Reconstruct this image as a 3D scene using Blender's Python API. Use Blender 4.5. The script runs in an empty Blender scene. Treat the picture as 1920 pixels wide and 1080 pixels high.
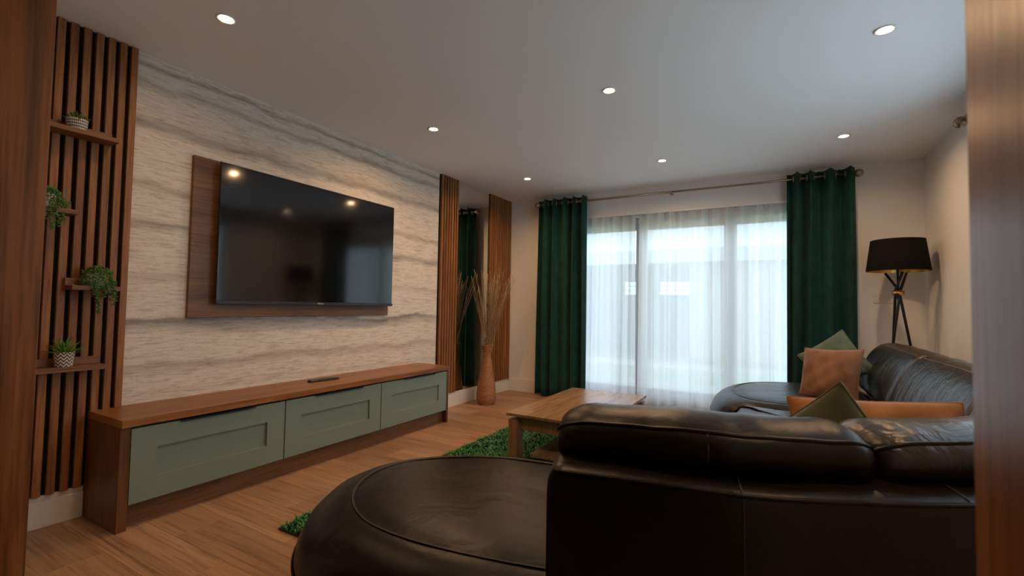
import bpy, bmesh, math, random
import numpy as np
from mathutils import Vector, Matrix

SC = bpy.context.scene
COL = SC.collection
random.seed(7); RNG = np.random.default_rng(7)

# ------------------------------------------------------------------ camera
H, D, W = 2.4, 5.168, 4.086
CAM = Vector((2.9742, 0.0, 1.0644)); YAW, PITCH, ROLL, FPX = 0.5162, 0.0389, 0.0173, 871.46
def _cam():
    cy, sy = math.cos(YAW), math.sin(YAW); cp, sp = math.cos(PITCH), math.sin(PITCH); cr, sr = math.cos(ROLL), math.sin(ROLL)
    f, r, u = Vector((-sy, cy, 0)), Vector((cy, sy, 0)), Vector((0, 0, 1))
    f2, u2 = f*cp + u*sp, u*cp - f*sp
    r3, u3 = r*cr + u2*sr, u2*cr - r*sr
    cd = bpy.data.cameras.new('camera'); cd.sensor_width = 36.0; cd.lens = 36.0*FPX/1920.0
    cd.clip_start = 0.02; cd.clip_end = 200
    cd.dof.use_dof = True; cd.dof.focus_distance = 3.2; cd.dof.aperture_fstop = 5.6
    o = bpy.data.objects.new('camera', cd); COL.objects.link(o)
    m = Matrix((r3, u3, -f2)).transposed().to_4x4(); m.translation = CAM
    o.matrix_world = m
    SC.camera = o
_cam()

# ------------------------------------------------------------------ world, exposure
wd = bpy.data.worlds.new('overcast_sky'); SC.world = wd; wd.use_nodes = True
bg = wd.node_tree.nodes['Background']
bg.inputs[0].default_value = (0.67, 0.845, 1.0, 1); bg.inputs[1].default_value = 5.6
SC.view_settings.view_transform = 'Standard'; SC.view_settings.look = 'None'
SC.view_settings.exposure = 0.25; SC.view_settings.gamma = 1.0; SC.view_settings.use_curve_mapping = False
try:
    SC.cycles.max_bounces = 10; SC.cycles.diffuse_bounces = 5; SC.cycles.transparent_max_bounces = 16
    SC.cycles.sample_clamp_indirect = 6.0; SC.cycles.caustics_reflective = False; SC.cycles.caustics_refractive = False
except Exception: pass
def portal(loc, rot, sx, sy):
    l = bpy.data.lights.new('window_portal', 'AREA'); l.shape = 'RECTANGLE'; l.size = sx; l.size_y = sy
    try: l.cycles.is_portal = True
    except Exception: return
    o = bpy.data.objects.new('window_portal', l); o.location = loc; o.rotation_euler = rot; COL.objects.link(o)
portal((2.125, D+0.26, 1.05), (-math.pi/2, 0, 0), 2.85, 2.15)
portal((W+0.16, 2.67, 1.35), (0, math.pi/2, 0), 1.8, 2.25)
LAMP_E, LAMP_COL = 7.6, (1.0, 0.60, 0.30)

# ------------------------------------------------------------------ materials
MATS = {}
def nodes(name):
    m = bpy.data.materials.new(name); m.use_nodes = True
    nt = m.node_tree; return m, nt, nt.nodes['Principled BSDF']
def N(nt, t, **kw):
    n = nt.nodes.new(t)
    for k, v in kw.items(): setattr(n, k, v)
    return n
def L(nt, a, b): nt.links.new(a, b)
def setp(p, col=None, rough=None, metal=None, spec=None, **kw):
    if col is not None: p.inputs['Base Color'].default_value = (*col, 1)
    if rough is not None: p.inputs['Roughness'].default_value = rough
    if metal is not None: p.inputs['Metallic'].default_value = metal
    if spec is not None: p.inputs['Specular IOR Level'].default_value = spec
    for k, v in kw.items(): p.inputs[k].default_value = v
def ramp(nt, stops):
    r = N(nt, 'ShaderNodeValToRGB'); e = r.color_ramp.elements
    while len(e) < len(stops): e.new(0.5)
    for i, (p, c) in enumerate(stops): e[i].position = p; e[i].color = (*c, 1) if len(c) == 3 else c
    return r
def coords(nt, scale, rnd=True):
    tc = N(nt, 'ShaderNodeTexCoord'); mp = N(nt, 'ShaderNodeMapping'); mp.inputs['Scale'].default_value = scale
    L(nt, tc.outputs['Object'], mp.inputs['Vector'])
    if rnd:
        oi = N(nt, 'ShaderNodeObjectInfo'); mu = N(nt, 'ShaderNodeMath', operation='MULTIPLY'); mu.inputs[1].default_value = 37.0
        L(nt, oi.outputs['Random'], mu.inputs[0]); cb = N(nt, 'ShaderNodeCombineXYZ')
        for i in range(3): L(nt, mu.outputs[0], cb.inputs[i])
        L(nt, cb.outputs[0], mp.inputs['Location'])
    return mp.outputs[0]
def noise(nt, vec, scale, detail=4, rough=0.55, dist=0.0):
    n = N(nt, 'ShaderNodeTexNoise'); n.inputs['Scale'].default_value = scale; n.inputs['Detail'].default_value = detail
    n.inputs['Roughness'].default_value = rough; n.inputs['Distortion'].default_value = dist
    if vec is not None: L(nt, vec, n.inputs['Vector'])
    return n.outputs['Fac']
def bump(nt, p, h, strength=0.2, dist=0.01):
    b = N(nt, 'ShaderNodeBump'); b.inputs['Strength'].default_value = strength; b.inputs['Distance'].default_value = dist
    L(nt, h, b.inputs['Height']); L(nt, b.outputs[0], p.inputs['Normal']); return b
def mixc(nt, fac, a, b, mode='MIX'):
    m = N(nt, 'ShaderNodeMix', data_type='RGBA', blend_type=mode)
    for v, i in ((fac, 0), (a, 6), (b, 7)):
        if isinstance(v, (int, float)): m.inputs[i].default_value = v
        elif isinstance(v, tuple): m.inputs[i].default_value = (*v, 1)
        else: L(nt, v, m.inputs[i])
    return m.outputs[2]
def plain(name, col, rough=0.6, metal=0.0, spec=0.5, bmp=None, **kw):
    m, nt, p = nodes(name); setp(p, col, rough, metal, spec, **kw)
    if bmp:
        v = coords(nt, (1, 1, 1), False); bump(nt, p, noise(nt, v, bmp[0], 4), bmp[1], 0.004)
    MATS[name] = m; return m
def wood(name, dark, mid, light, axis, rough=0.45, freq=14.0, vary=0.0, bmp=0.12, spec=0.4):
    m, nt, p = nodes(name)
    s = [freq, freq, freq]; s['xyz'.index(axis)] = freq*0.06
    v = coords(nt, tuple(s)); n1 = noise(nt, v, 1.0, 6, 0.62, 0.9)
    s2 = [x*11 for x in s]; s2['xyz'.index(axis)] = freq*0.35
    v2 = coords(nt, tuple(s2)); n2 = noise(nt, v2, 1.0, 3, 0.6)
    r = ramp(nt, [(0.30, dark), (0.5, mid), (0.72, light)]); L(nt, n1, r.inputs[0])
    pr = ramp(nt, [(0.32, (0.45, 0.41, 0.38)), (0.52, (1, 1, 1))]); L(nt, n2, pr.inputs[0])
    c = mixc(nt, 0.75, r.outputs[0], pr.outputs[0], 'MULTIPLY')
    if vary:
        oi = N(nt, 'ShaderNodeObjectInfo'); rr = ramp(nt, [(0.0, (1-vary,)*3), (1.0, (1+vary*0.35,)*3)]); L(nt, oi.outputs['Random'], rr.inputs[0])
        c = mixc(nt, 1.0, c, rr.outputs[0], 'MULTIPLY')
    L(nt, c, p.inputs['Base Color']); setp(p, rough=rough, spec=spec)
    bump(nt, p, n2, bmp, 0.002)
    MATS[name] = m; return m
OAKW = ((0.15, 0.052, 0.012), (0.27, 0.105, 0.027), (0.36, 0.16, 0.048))
wood('slat_wood', *OAKW, 'z', 0.5, 16, 0.12)
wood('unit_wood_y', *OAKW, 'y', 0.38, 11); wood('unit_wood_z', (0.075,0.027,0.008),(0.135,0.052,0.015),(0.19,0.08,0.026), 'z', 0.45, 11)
wood('board_wood', (0.09,0.036,0.014),(0.165,0.07,0.028),(0.22,0.105,0.045), 'y', 0.42, 9)
wood('shelf_wood', (0.11,0.04,0.011),(0.20,0.082,0.025),(0.27,0.12,0.04), 'y', 0.45, 12)
wood('table_wood', (0.20,0.11,0.05),(0.28,0.16,0.078),(0.34,0.21,0.112), 'y', 0.22, 7, 0.0, 0.02, spec=0.5); wood('table_leg', (0.19,0.085,0.03),(0.29,0.14,0.055),(0.37,0.195,0.085), 'z', 0.42, 10)
wood('jamb_wood', (0.11,0.038,0.010),(0.25,0.096,0.030),(0.42,0.19,0.072), 'z', 0.31, 8, spec=0.28)
wood('floor_wood', (0.27,0.150,0.078),(0.375,0.215,0.115),(0.45,0.28,0.165), 'x', 0.36, 8, 0.27, 0.06)
plain('felt', (0.006, 0.006, 0.007), 0.95)
plain('plaster', (0.80, 0.775, 0.74), 0.85, bmp=(120, 0.03)); plain('ceiling_paint', (0.88, 0.88, 0.88), 0.9)
plain('gloss_white', (0.72, 0.68, 0.62), 0.4); plain('hall_paint', (0.45, 0.42, 0.39), 0.9)
plain('sub_floor', (0.09, 0.05, 0.03), 0.8)
plain('sage', (0.185, 0.235, 0.185), 0.5, bmp=(300, 0.02)); plain('black_metal', (0.012, 0.012, 0.013), 0.4, 0.3)
plain('brass', (0.62, 0.38, 0.14), 0.25, 1.0); plain('antique_brass', (0.38, 0.31, 0.22), 0.33, 1.0); plain('steel', (0.6, 0.6, 0.6), 0.3, 1.0)
plain('mirror', (0.86, 0.87, 0.86), 0.015, 1.0); plain('screen', (0.004, 0.004, 0.005), 0.08, 0.0, 0.7); plain('black_plastic', (0.01, 0.01, 0.011), 0.4)
plain('logo_white', (0.7, 0.7, 0.7), 0.5); plain('pvc_grey', (0.42, 0.47, 0.53), 0.5); plain('white_plastic', (0.75, 0.73, 0.7), 0.4)
plain('button_grey', (0.25, 0.25, 0.26), 0.35)
plain('shade_black', (0.005, 0.0045, 0.0045), 0.85, 0.0, 0.12); plain('shade_gold', (0.75, 0.48, 0.12), 0.25, 1.0)
plain('pot_soil', (0.03, 0.02, 0.015), 0.95)
def leather():
    m, nt, p = nodes('leather'); v = coords(nt, (1, 1, 1), False)
    n = noise(nt, v, 7, 5, 0.6, 0.3); r = ramp(nt, [(0.3, (0.0050, 0.0030, 0.0020)), (0.7, (0.011, 0.0067, 0.0043))]); L(nt, n, r.inputs[0])
    L(nt, r.outputs[0], p.inputs['Base Color']); setp(p, rough=0.34, spec=0.22)
    vo = N(nt, 'ShaderNodeTexVoronoi'); vo.inputs['Scale'].default_value = 420; L(nt, v, vo.inputs['Vector'])
    w = noise(nt, v, 9, 3, 0.5, 0.8)
    b1 = N(nt, 'ShaderNodeBump'); b1.inputs['Strength'].default_value = 0.2; b1.inputs['Distance'].default_value = 0.02; L(nt, w, b1.inputs['Height'])
    b2 = N(nt, 'ShaderNodeBump'); b2.inputs['Strength'].default_value = 0.16; b2.inputs['Distance'].default_value = 0.0012
    L(nt, vo.outputs['Distance'], b2.inputs['Height']); L(nt, b1.outputs[0], b2.inputs['Normal']); L(nt, b2.outputs[0], p.inputs['Normal'])
    MATS['leather'] = m
leather()
def leather_creased():
    m = MATS['leather'].copy(); m.name = 'leather_creased'; nt = m.node_tree; MATS['leather_creased'] = m
    v = coords(nt, (13, 13, 5), False); cr = noise(nt, v, 1.0, 3, 0.5, 1.2)
    b = N(nt, 'ShaderNodeBump'); b.inputs['Strength'].default_value = 0.45; b.inputs['Distance'].default_value = 0.02; nt.nodes['Principled BSDF'].inputs['Specular IOR Level'].default_value = 0.6; L(nt, cr, b.inputs['Height'])
    first = [n for n in nt.nodes if n.type == 'BUMP' and abs(n.inputs['Distance'].default_value-0.02) < 1e-6 and n != b][0]; L(nt, b.outputs[0], first.inputs['Normal'])
leather_creased(); plain('leather_seam', (0.016, 0.010, 0.008), 0.5); plain('leather_thread', (0.10, 0.075, 0.055), 0.5)
def velvet(name, c1, c2, rough=0.85, sheen=0.35):
    m, nt, p = nodes(name); v = coords(nt, (1, 1, 1)); n = noise(nt, v, 9, 5, 0.6, 0.5)
    r = ramp(nt, [(0.32, c1), (0.68, c2)]); L(nt, n, r.inputs[0]); L(nt, r.outputs[0], p.inputs['Base Color'])
    setp(p, rough=rough, spec=0.2); p.inputs['Sheen Weight'].default_value = sheen; p.inputs['Sheen Roughness'].default_value = 0.4
    bump(nt, p, noise(nt, v, 350, 2), 0.25, 0.001); MATS[name] = m
velvet('velvet_sage', (0.06, 0.085, 0.055), (0.11, 0.145, 0.095)); velvet('velvet_olive', (0.045, 0.048, 0.018), (0.078, 0.082, 0.032))
velvet('velvet_rust', (0.16, 0.068, 0.031), (0.24, 0.112, 0.056)); velvet('velvet_amber', (0.19, 0.066, 0.012), (0.28, 0.105, 0.022))
velvet('curtain_green', (0.004, 0.036, 0.030), (0.009, 0.062, 0.050), 0.8, 0.08)
def wallpaper():
    m, nt, p = nodes('wallpaper'); tc = N(nt, 'ShaderNodeTexCoord'); sx = N(nt, 'ShaderNodeSeparateXYZ'); L(nt, tc.outputs['Object'], sx.inputs[0])
    def vec(ys, zs):
        mp = N(nt, 'ShaderNodeMapping'); mp.inputs['Scale'].default_value = (1, ys, zs); L(nt, tc.outputs['Object'], mp.inputs[0]); return mp.outputs[0]
    w1 = noise(nt, vec(1.6, 3.0), 1.0, 3, 0.5); w2 = noise(nt, vec(9, 14), 1.0, 3, 0.6)
    a = N(nt, 'ShaderNodeMath', operation='MULTIPLY_ADD'); L(nt, w1, a.inputs[0]); a.inputs[1].default_value = 0.13; L(nt, sx.outputs[2], a.inputs[2])
    b = N(nt, 'ShaderNodeMath', operation='MULTIPLY_ADD'); L(nt, w2, b.inputs[0]); b.inputs[1].default_value = 0.035; L(nt, a.outputs[0], b.inputs[2])
    c = N(nt, 'ShaderNodeMath', operation='SUBTRACT'); L(nt, b.outputs[0], c.inputs[0]); c.inputs[1].default_value = 0.082
    nz = N(nt, 'ShaderNodeMath', operation='DIVIDE'); L(nt, c.outputs[0], nz.inputs[0]); nz.inputs[1].default_value = 2.4
    cr, wm, br, gy = (0.72, 0.665, 0.595), (0.62, 0.55, 0.47), (0.42, 0.355, 0.29), (0.27, 0.235, 0.205)
    st = []
    def band(z, col, up, dn):
        st.append(((z-dn)/2.4, cr)); st.append((z/2.4, col)); st.append(((z+up)/2.4, wm if up > .05 else cr))
    st.append((0.0, cr)); band(0.545, wm, 0.03, 0.03); band(0.70, (0.50, 0.43, 0.365), 0.03, 0.06); band(0.945, gy, 0.022, 0.085)
    band(1.20, (0.55, 0.48, 0.42), .03, .05); band(1.48, gy, 0.035, 0.05); band(1.70, br, 0.03, 0.05); band(2.02, gy, 0.06, 0.045); band(2.25, br, 0.03, 0.035); band(2.345, (0.36,0.31,0.25), 0.025, 0.02)
    rp = ramp(nt, st[:32]); L(nt, nz.outputs[0], rp.inputs[0])
    patch = noise(nt, vec(1.1, 5.0), 1.0, 3, 0.6); pr = ramp(nt, [(0.35, (0, 0, 0)), (0.6, (1, 1, 1))]); L(nt, patch, pr.inputs[0])
    col = mixc(nt, pr.outputs[0], mixc(nt, 0.45, rp.outputs[0], cr), rp.outputs[0])
    fine = noise(nt, vec(7, 75), 1.0, 7, 0.72, 0.3); fr = ramp(nt, [(0.36, (0.62, 0.55, 0.48)), (0.5, (1, 1, 1)), (0.66, (1.05, 1.04, 1.02))]); L(nt, fine, fr.inputs[0])
    col = mixc(nt, 0.7, col, fr.outputs[0], 'MULTIPLY')
    crk = noise(nt, vec(5, 34), 1.0, 7, 0.72, 1.2); ck = ramp(nt, [(0.475, (1, 1, 1)), (0.5, (0.62, 0.52, 0.42)), (0.525, (1, 1, 1))]); L(nt, crk, ck.inputs[0])
    col = mixc(nt, 0.55, col, ck.outputs[0], 'MULTIPLY')
    L(nt, col, p.inputs['Base Color']); setp(p, rough=0.6, spec=0.35)
    bump(nt, p, noise(nt, vec(60, 120), 1.0, 5, 0.7), 0.35, 0.003); MATS['wallpaper'] = m
wallpaper()
def sheer_mat(name, tc, mixd, op):
    m = bpy.data.materials.new(name); m.use_nodes = True; nt = m.node_tree; nt.nodes.clear()
    out = N(nt, 'ShaderNodeOutputMaterial'); t = N(nt, 'ShaderNodeBsdfTransparent'); tl = N(nt, 'ShaderNodeBsdfTranslucent'); df = N(nt, 'ShaderNodeBsdfDiffuse')
    tl.inputs[0].default_value = tc; t.inputs[0].default_value = (1, 1, 1, 1); df.inputs[0].default_value = (0.9, 0.9, 0.9, 1)
    a = N(nt, 'ShaderNodeMixShader'); a.inputs[0].default_value = mixd; L(nt, tl.outputs[0], a.inputs[1]); L(nt, df.outputs[0], a.inputs[2])
    b = N(nt, 'ShaderNodeMixShader'); b.inputs[0].default_value = op; L(nt, t.outputs[0], b.inputs[1]); L(nt, a.outputs[0], b.inputs[2]); L(nt, b.outputs[0], out.inputs[0]); MATS[name] = m
sheer_mat('sheer', (0.69, 0.71, 0.74, 1), 0.28, 0.92); sheer_mat('side_voile', (0.95, 0.95, 0.95, 1), 0.08, 0.80)
def sheer():
    m = bpy.data.materials.new('glass'); m.use_nodes = True; nt = m.node_tree; nt.nodes.clear()
    out = N(nt, 'ShaderNodeOutputMaterial'); t = N(nt, 'ShaderNodeBsdfTransparent'); t.inputs[0].default_value = (0.96, 0.98, 0.98, 1); g = N(nt, 'ShaderNodeBsdfGlossy'); g.inputs['Roughness'].default_value = 0.02
    fr = N(nt, 'ShaderNodeFresnel'); fr.inputs[0].default_value = 1.3; b = N(nt, 'ShaderNodeMixShader'); L(nt, fr.outputs[0], b.inputs[0]); L(nt, t.outputs[0], b.inputs[1]); L(nt, g.outputs[0], b.inputs[2]); L(nt, b.outputs[0], out.inputs[0]); MATS['glass'] = m
sheer()
def emit(name, col, s):
    m, nt, p = nodes(name); setp(p, (0.8, 0.8, 0.8), 0.5); p.inputs['Emission Color'].default_value = (*col, 1); p.inputs['Emission Strength'].default_value = s; MATS[name] = m
emit('lamp_lens', (1.0, 0.72, 0.42), 26.0)
def leaf(name, a, b):
    m, nt, p = nodes(name); v = coords(nt, (1, 1, 1)); r = ramp(nt, [(0.35, a), (0.65, b)]); L(nt, noise(nt, v, 60, 2), r.inputs[0]); L(nt, r.outputs[0], p.inputs['Base Color']); setp(p, rough=0.5); MATS[name] = m
leaf('leaf_bright', (0.05, 0.17, 0.012), (0.13, 0.30, 0.03)); leaf('leaf_trail', (0.03, 0.11, 0.014), (0.11, 0.25, 0.04)); leaf('leaf_grey', (0.04, 0.10, 0.02), (0.12, 0.21, 0.05))
leaf('pile_green', (0.004, 0.085, 0.018), (0.02, 0.22, 0.045)); leaf('grass', (0.20, 0.30, 0.14), (0.30, 0.42, 0.22)); leaf('twig', (0.22, 0.135, 0.065), (0.40, 0.27, 0.14))
def wicker():
    m, nt, p = nodes('wicker'); v = coords(nt, (30, 30, 90), False); r = ramp(nt, [(0.3, (0.20, 0.075, 0.025)), (0.7, (0.42, 0.19, 0.075))]); L(nt, noise(nt, v, 1, 4), r.inputs[0]); L(nt, r.outputs[0], p.inputs['Base Color']); setp(p, rough=0.5); MATS['wicker'] = m
wicker()
def pots():
    # chevrons, ovals and mottled glaze, from the pot's own angle and height
    def base(name):
        m, nt, p = nodes(name); tc = N(nt, 'ShaderNodeTexCoord'); s = N(nt, 'ShaderNodeSeparateXYZ'); L(nt, tc.outputs['Object'], s.inputs[0])
        at = N(nt, 'ShaderNodeMath', operation='ARCTAN2'); L(nt, s.outputs[1], at.inputs[0]); L(nt, s.outputs[0], at.inputs[1]); setp(p, rough=0.45); MATS[name] = m
        return m, nt, p, at.outputs[0], s.outputs[2], tc
    def M(nt, op, a, b=None, c=None):
        n = N(nt, 'ShaderNodeMath', operation=op)
        for i, v in enumerate((a, b, c)):
            if v is None: continue
            if isinstance(v, (int, float)): n.inputs[i].default_value = v
            else: L(nt, v, n.inputs[i])
        return n.outputs[0]
    m, nt, p, ang, z, tc = base('pot_chevron')
    tri = M(nt, 'PINGPONG', ang, math.pi/10); h = M(nt, 'MULTIPLY_ADD', tri, 0.045, z); fr = M(nt, 'PINGPONG', h, 0.008)
    st = M(nt, 'GREATER_THAN', fr, 0.0042); L(nt, mixc(nt, st, (0.72, 0.66, 0.6), (0.03, 0.025, 0.022)), p.inputs['Base Color'])
    m, nt, p, ang, z, tc = base('pot_ovals')
    a = M(nt, 'PINGPONG', ang, math.pi/18); a = M(nt, 'MULTIPLY', a, 5.73); zz = M(nt, 'PINGPONG', M(nt, 'ADD', z, 0.0), 0.0135); zz = M(nt, 'MULTIPLY', zz, 74)
    st = M(nt, 'LESS_THAN', M(nt, 'ADD', M(nt, 'MULTIPLY', M(nt, 'SUBTRACT', a, 0.5), M(nt, 'SUBTRACT', a, 0.5)), M(nt, 'MULTIPLY', M(nt, 'SUBTRACT', zz, 0.5), M(nt, 'SUBTRACT', zz, 0.5))), 0.15)
    L(nt, mixc(nt, st, (0.06, 0.045, 0.04), (0.7, 0.66, 0.6)), p.inputs['Base Color'])
    m, nt, p, ang, z, tc = base('pot_mottled'); r = ramp(nt, [(0.42, (0.22, 0.19, 0.16)), (0.55, (0.7, 0.66, 0.6))]); L(nt, noise(nt, tc.outputs['Object'], 90, 3), r.inputs[0]); L(nt, r.outputs[0], p.inputs['Base Color'])
    m, nt, p, ang, z, tc = base('brickwork'); br = N(nt, 'ShaderNodeTexBrick'); mp = N(nt, 'ShaderNodeMapping'); mp.inputs['Rotation'].default_value = (math.pi/2, 0, 0); L(nt, tc.outputs['Object'], mp.inputs[0]); L(nt, mp.outputs[0], br.inputs[0])
    br.inputs['Scale'].default_value = 4.4; br.inputs['Color1'].default_value = (0.70, 0.55, 0.47, 1); br.inputs['Color2'].default_value = (0.76, 0.62, 0.55, 1); br.inputs['Mortar'].default_value = (0.78, 0.74, 0.7, 1); L(nt, br.outputs[0], p.inputs['Base Color'])
pots()
plain('paving', (0.55, 0.5, 0.46), 0.8, bmp=(20, .2)); plain('pale_bounce', (0.68, 0.67, 0.65), 0.8); plain('roof_tile', (0.55, 0.56, 0.6), 0.7); plain('dark_inside', (0.36, 0.40, 0.45), 0.7); plain('fascia', (0.8, 0.82, 0.85), 0.5)

# ------------------------------------------------------------------ geometry helpers
ORG = {}
def tag(o, label=None, cat=None, group=None, kind=None):
    if label: o['label'] = label
    if cat: o['category'] = cat
    if group: o['group'] = group
    if kind: o['kind'] = kind
    return o
def empty(name, loc, label, cat, group=None):
    o = bpy.data.objects.new(name, None); o.empty_display_size = 0.05; o.location = loc; COL.objects.link(o); ORG[o] = Vector(loc)
    return tag(o, label, cat, group)
def mo(name, verts, faces, mat, parent=None, smooth=False, bevel=0.0, seg=2, subd=0, solid=0.0, origin=None):
    V = np.asarray(verts, dtype=float)
    if parent is not None: org = ORG[parent]
    elif origin is not None: org = Vector(origin)
    else:
        lo, hi = V.min(0), V.max(0); org = Vector(((lo[0]+hi[0])/2, (lo[1]+hi[1])/2, lo[2]))
    me = bpy.data.meshes.new(name); me.from_pydata([tuple(v) for v in (V - np.array(org))], [], faces); me.update()
    bm = bmesh.new(); bm.from_mesh(me); bmesh.ops.recalc_face_normals(bm, faces=bm.faces); bm.to_mesh(me); bm.free()
    me.materials.append(MATS[mat])
    if smooth: me.polygons.foreach_set('use_smooth', [True]*len(me.polygons))
    o = bpy.data.objects.new(name, me); COL.objects.link(o)
    if parent is not None: o.parent = parent
    else: o.location = org
    ORG[o] = org
    if bevel:
        b = o.modifiers.new('bevel', 'BEVEL'); b.width = bevel; b.segments = seg; b.limit_method = 'ANGLE'
    if solid:
        b = o.modifiers.new('solid', 'SOLIDIFY'); b.thickness = solid; b.offset = 0
    if subd:
        b = o.modifiers.new('sub', 'SUBSURF'); b.levels = subd; b.render_levels = subd
    return o
def bxd(x0, x1, y0, y1, z0, z1):
    v = [(x, y, z) for z in (z0, z1) for y in (y0, y1) for x in (x0, x1)]
    return v, [(0, 2, 3, 1), (4, 5, 7, 6), (0, 1, 5, 4), (2, 6, 7, 3), (0, 4, 6, 2), (1, 3, 7, 5)]
def box(name, x0, x1, y0, y1, z0, z1, mat, parent=None, bevel=0.0, **kw):
    v, f = bxd(x0, x1, y0, y1, z0, z1); return mo(name, v, f, mat, parent, bevel=bevel, **kw)
def boxes(name, lst, mat, parent=None, bevel=0.0, **kw):
    V, F = [], []
    for b in lst:
        v, f = bxd(*b); k = len(V); V += v; F += [tuple(i+k for i in q) for q in f]
    return mo(name, V, F, mat, parent, bevel=bevel, **kw)
def loftd(rings, closed=True, cap0=True, cap1=True):
    n = len(rings[0]); V = [tuple(p) for r in rings for p in r]; F = []
    for i in range(len(rings)-1):
        for j in range(n if closed else n-1):
            a, b = i*n+j, i*n+(j+1) % n; F.append((a, b, b+n, a+n))
    if cap0: F.append(tuple(range(n))[::-1])
    if cap1: F.append(tuple(range((len(rings)-1)*n, len(rings)*n)))
    return V, F
def loft(name, rings, mat, parent=None, closed=True, cap0=True, cap1=True, smooth=True, **kw):
    V, F = loftd(rings, closed, cap0, cap1); return mo(name, V, F, mat, parent, smooth=smooth, **kw)
def lathe(name, c, prof, mat, parent=None, n=32, **kw):
    rings = [[(c[0]+r*math.cos(2*math.pi*j/n), c[1]+r*math.sin(2*math.pi*j/n), c[2]+z) for j in range(n)] for r, z in prof]
    return loft(name, rings, mat, parent, **kw)
def tubed(pts, r, n=8, closed=False):
    P = [Vector(p) for p in pts]; R = r if isinstance(r, (list, tuple)) else [r]*len(P); rings = []; up = None
    for i, p in enumerate(P):
        if closed: t = P[(i+1) % len(P)] - P[i-1]
        else: t = P[min(i+1, len(P)-1)] - P[max(i-1, 0)]
        t.normalize()
        if up is None: up = Vector((0, 0, 1)) if abs(t.z) < 0.9 else Vector((1, 0, 0))
        s = t.cross(up).normalized(); up = s.cross(t).normalized()
        rings.append([tuple(p + s*(R[i]*math.cos(2*math.pi*k/n)) + up*(R[i]*math.sin(2*math.pi*k/n))) for k in range(n)])
    if closed: rings.append(rings[0]); return loftd(rings, True, False, False)
    return loftd(rings)
def tube(name, pts, r, mat, parent=None, n=8, closed=False, **kw):
    V, F = tubed(pts, r, n, closed); return mo(name, V, F, mat, parent, smooth=True, **kw)
def merge(parts):
    V, F = [], []
    for v, f in parts: k = len(V); V += v; F += [tuple(i+k for i in q) for q in f]
    return V, F
def sphere(name, c, r, mat, parent=None, sz=1.0, n=20):
    prof = [(max(1e-4, r*math.sin(math.pi*i/12)), -r*sz*math.cos(math.pi*i/12)) for i in range(13)]
    return lathe(name, c, prof, mat, parent, n=n)
def struct(o): o['kind'] = 'structure'; return o

# ------------------------------------------------------------------ room shell
YN0, YN1 = 0.33, 0.45           # near wall with the wood lined opening the camera looks through
OX0, OX1 = 1.302, 3.095
XMIN, XMAX = -0.12, W+0.12
fl = struct(box('floor', XMIN, XMAX, -1.75, D+0.24, -0.05, -0.012, 'sub_floor'))
pw, pl = 0.2195, 1.22
row = 0; y = 1.121 - pw*14
ends = {14: 0.616, 15: 1.073, 20: 0.585, 24: 0.64}
k = 0
while y < D+0.14:
    off = ends.get(row, random.uniform(0, pl)) % pl; x = off - 2*pl
    while x < W:
        a, b = max(x, 0.0), min(x+pl, W)
        if b - a > 0.03 and y+pw > -1.75:
            box('plank', a+0.0003, b-0.0003, max(y, -1.74)+0.0003, min(y+pw, D+0.148)-0.0003, -0.012, 0.0, 'floor_wood', fl, bevel=0.0009, seg=1)
        x += pl
    y += pw; row += 1
struct(box('ceiling', XMIN, XMAX, -1.75, D+0.24, H, H+0.1, 'ceiling_paint'))
wl = struct(box('wall_left', XMIN, 0.0, -1.75, D+0.12, 0, H, 'plaster'))
box('wallpaper', 0.0, 0.003, 1.119, 3.7036, 0.15, H, 'wallpaper', wl)
WX0, WX1, WZ = 0.74, 3.50, 2.10
struct(boxes('wall_far', [(0, WX0, D, D+0.24, 0, H), (WX1, XMAX, D, D+0.24, 0, H), (WX0, WX1, D, D+0.24, WZ, H)], 'plaster'))
RY0, RY1, RZ0, RZ1 = 1.60, 3.74, 0.50, 2.20
struct(boxes('wall_right', [(W, XMAX, -1.75, RY0, 0, H), (W, XMAX, RY1, D, 0, H), (W, XMAX, RY0, RY1, 0, RZ0), (W, XMAX, RY0, RY1, RZ1, H)], 'plaster'))
LT = 0.028
struct(boxes('wall_near', [(0, OX0-LT, YN0, YN1, 0, H), (OX1+LT, W, YN0, YN1, 0, H), (OX0-LT, OX1+LT, YN0, YN1, 2.1+LT, H)], 'plaster'))
struct(box('wall_hall', 0, W, -1.75, -1.63, 0, H, 'hall_paint'))
struct(box('trim_1', OX0-LT, OX0, YN0-0.012, YN1, 0, 2.1+LT, 'jamb_wood', bevel=0.002))
struct(box('trim_2', OX1, OX1+LT, YN0-0.012, YN1, 0, 2.1+LT, 'jamb_wood', bevel=0.002))
struct(box('trim_3', OX0, OX1, YN0-0.012, YN1, 2.1, 2.1+LT, 'jamb_wood', bevel=0.002))
struct(box('trim_4', OX0-LT-0.07, OX0-LT, YN0-0.02, YN0, 0, 2.2, 'jamb_wood', bevel=0.003))
struct(box('trim_5', OX1+LT, OX1+LT+0.07, YN0-0.02, YN0, 0, 2.2, 'jamb_wood', bevel=0.003))
def skirt(name, pts_boxes): return struct(boxes(name, pts_boxes, 'gloss_white', bevel=0.003))
def sk_y(x0, s, y0, y1): return [(min(x0, x0+s*0.018), max(x0, x0+s*0.018), y0, y1, 0, 0.125), (min(x0, x0+s*0.012), max(x0, x0+s*0.012), y0, y1, 0.125, 0.15)]
def sk_x(y0, x0, x1): return [(x0, x1, y0-0.018, y0, 0, 0.125), (x0, x1, y0-0.012, y0, 0.125, 0.15)]
skirt('baseboard_left', sk_y(0.0, 1, YN1, 0.988) + sk_y(0.0, 1, 3.444, D))
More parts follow.
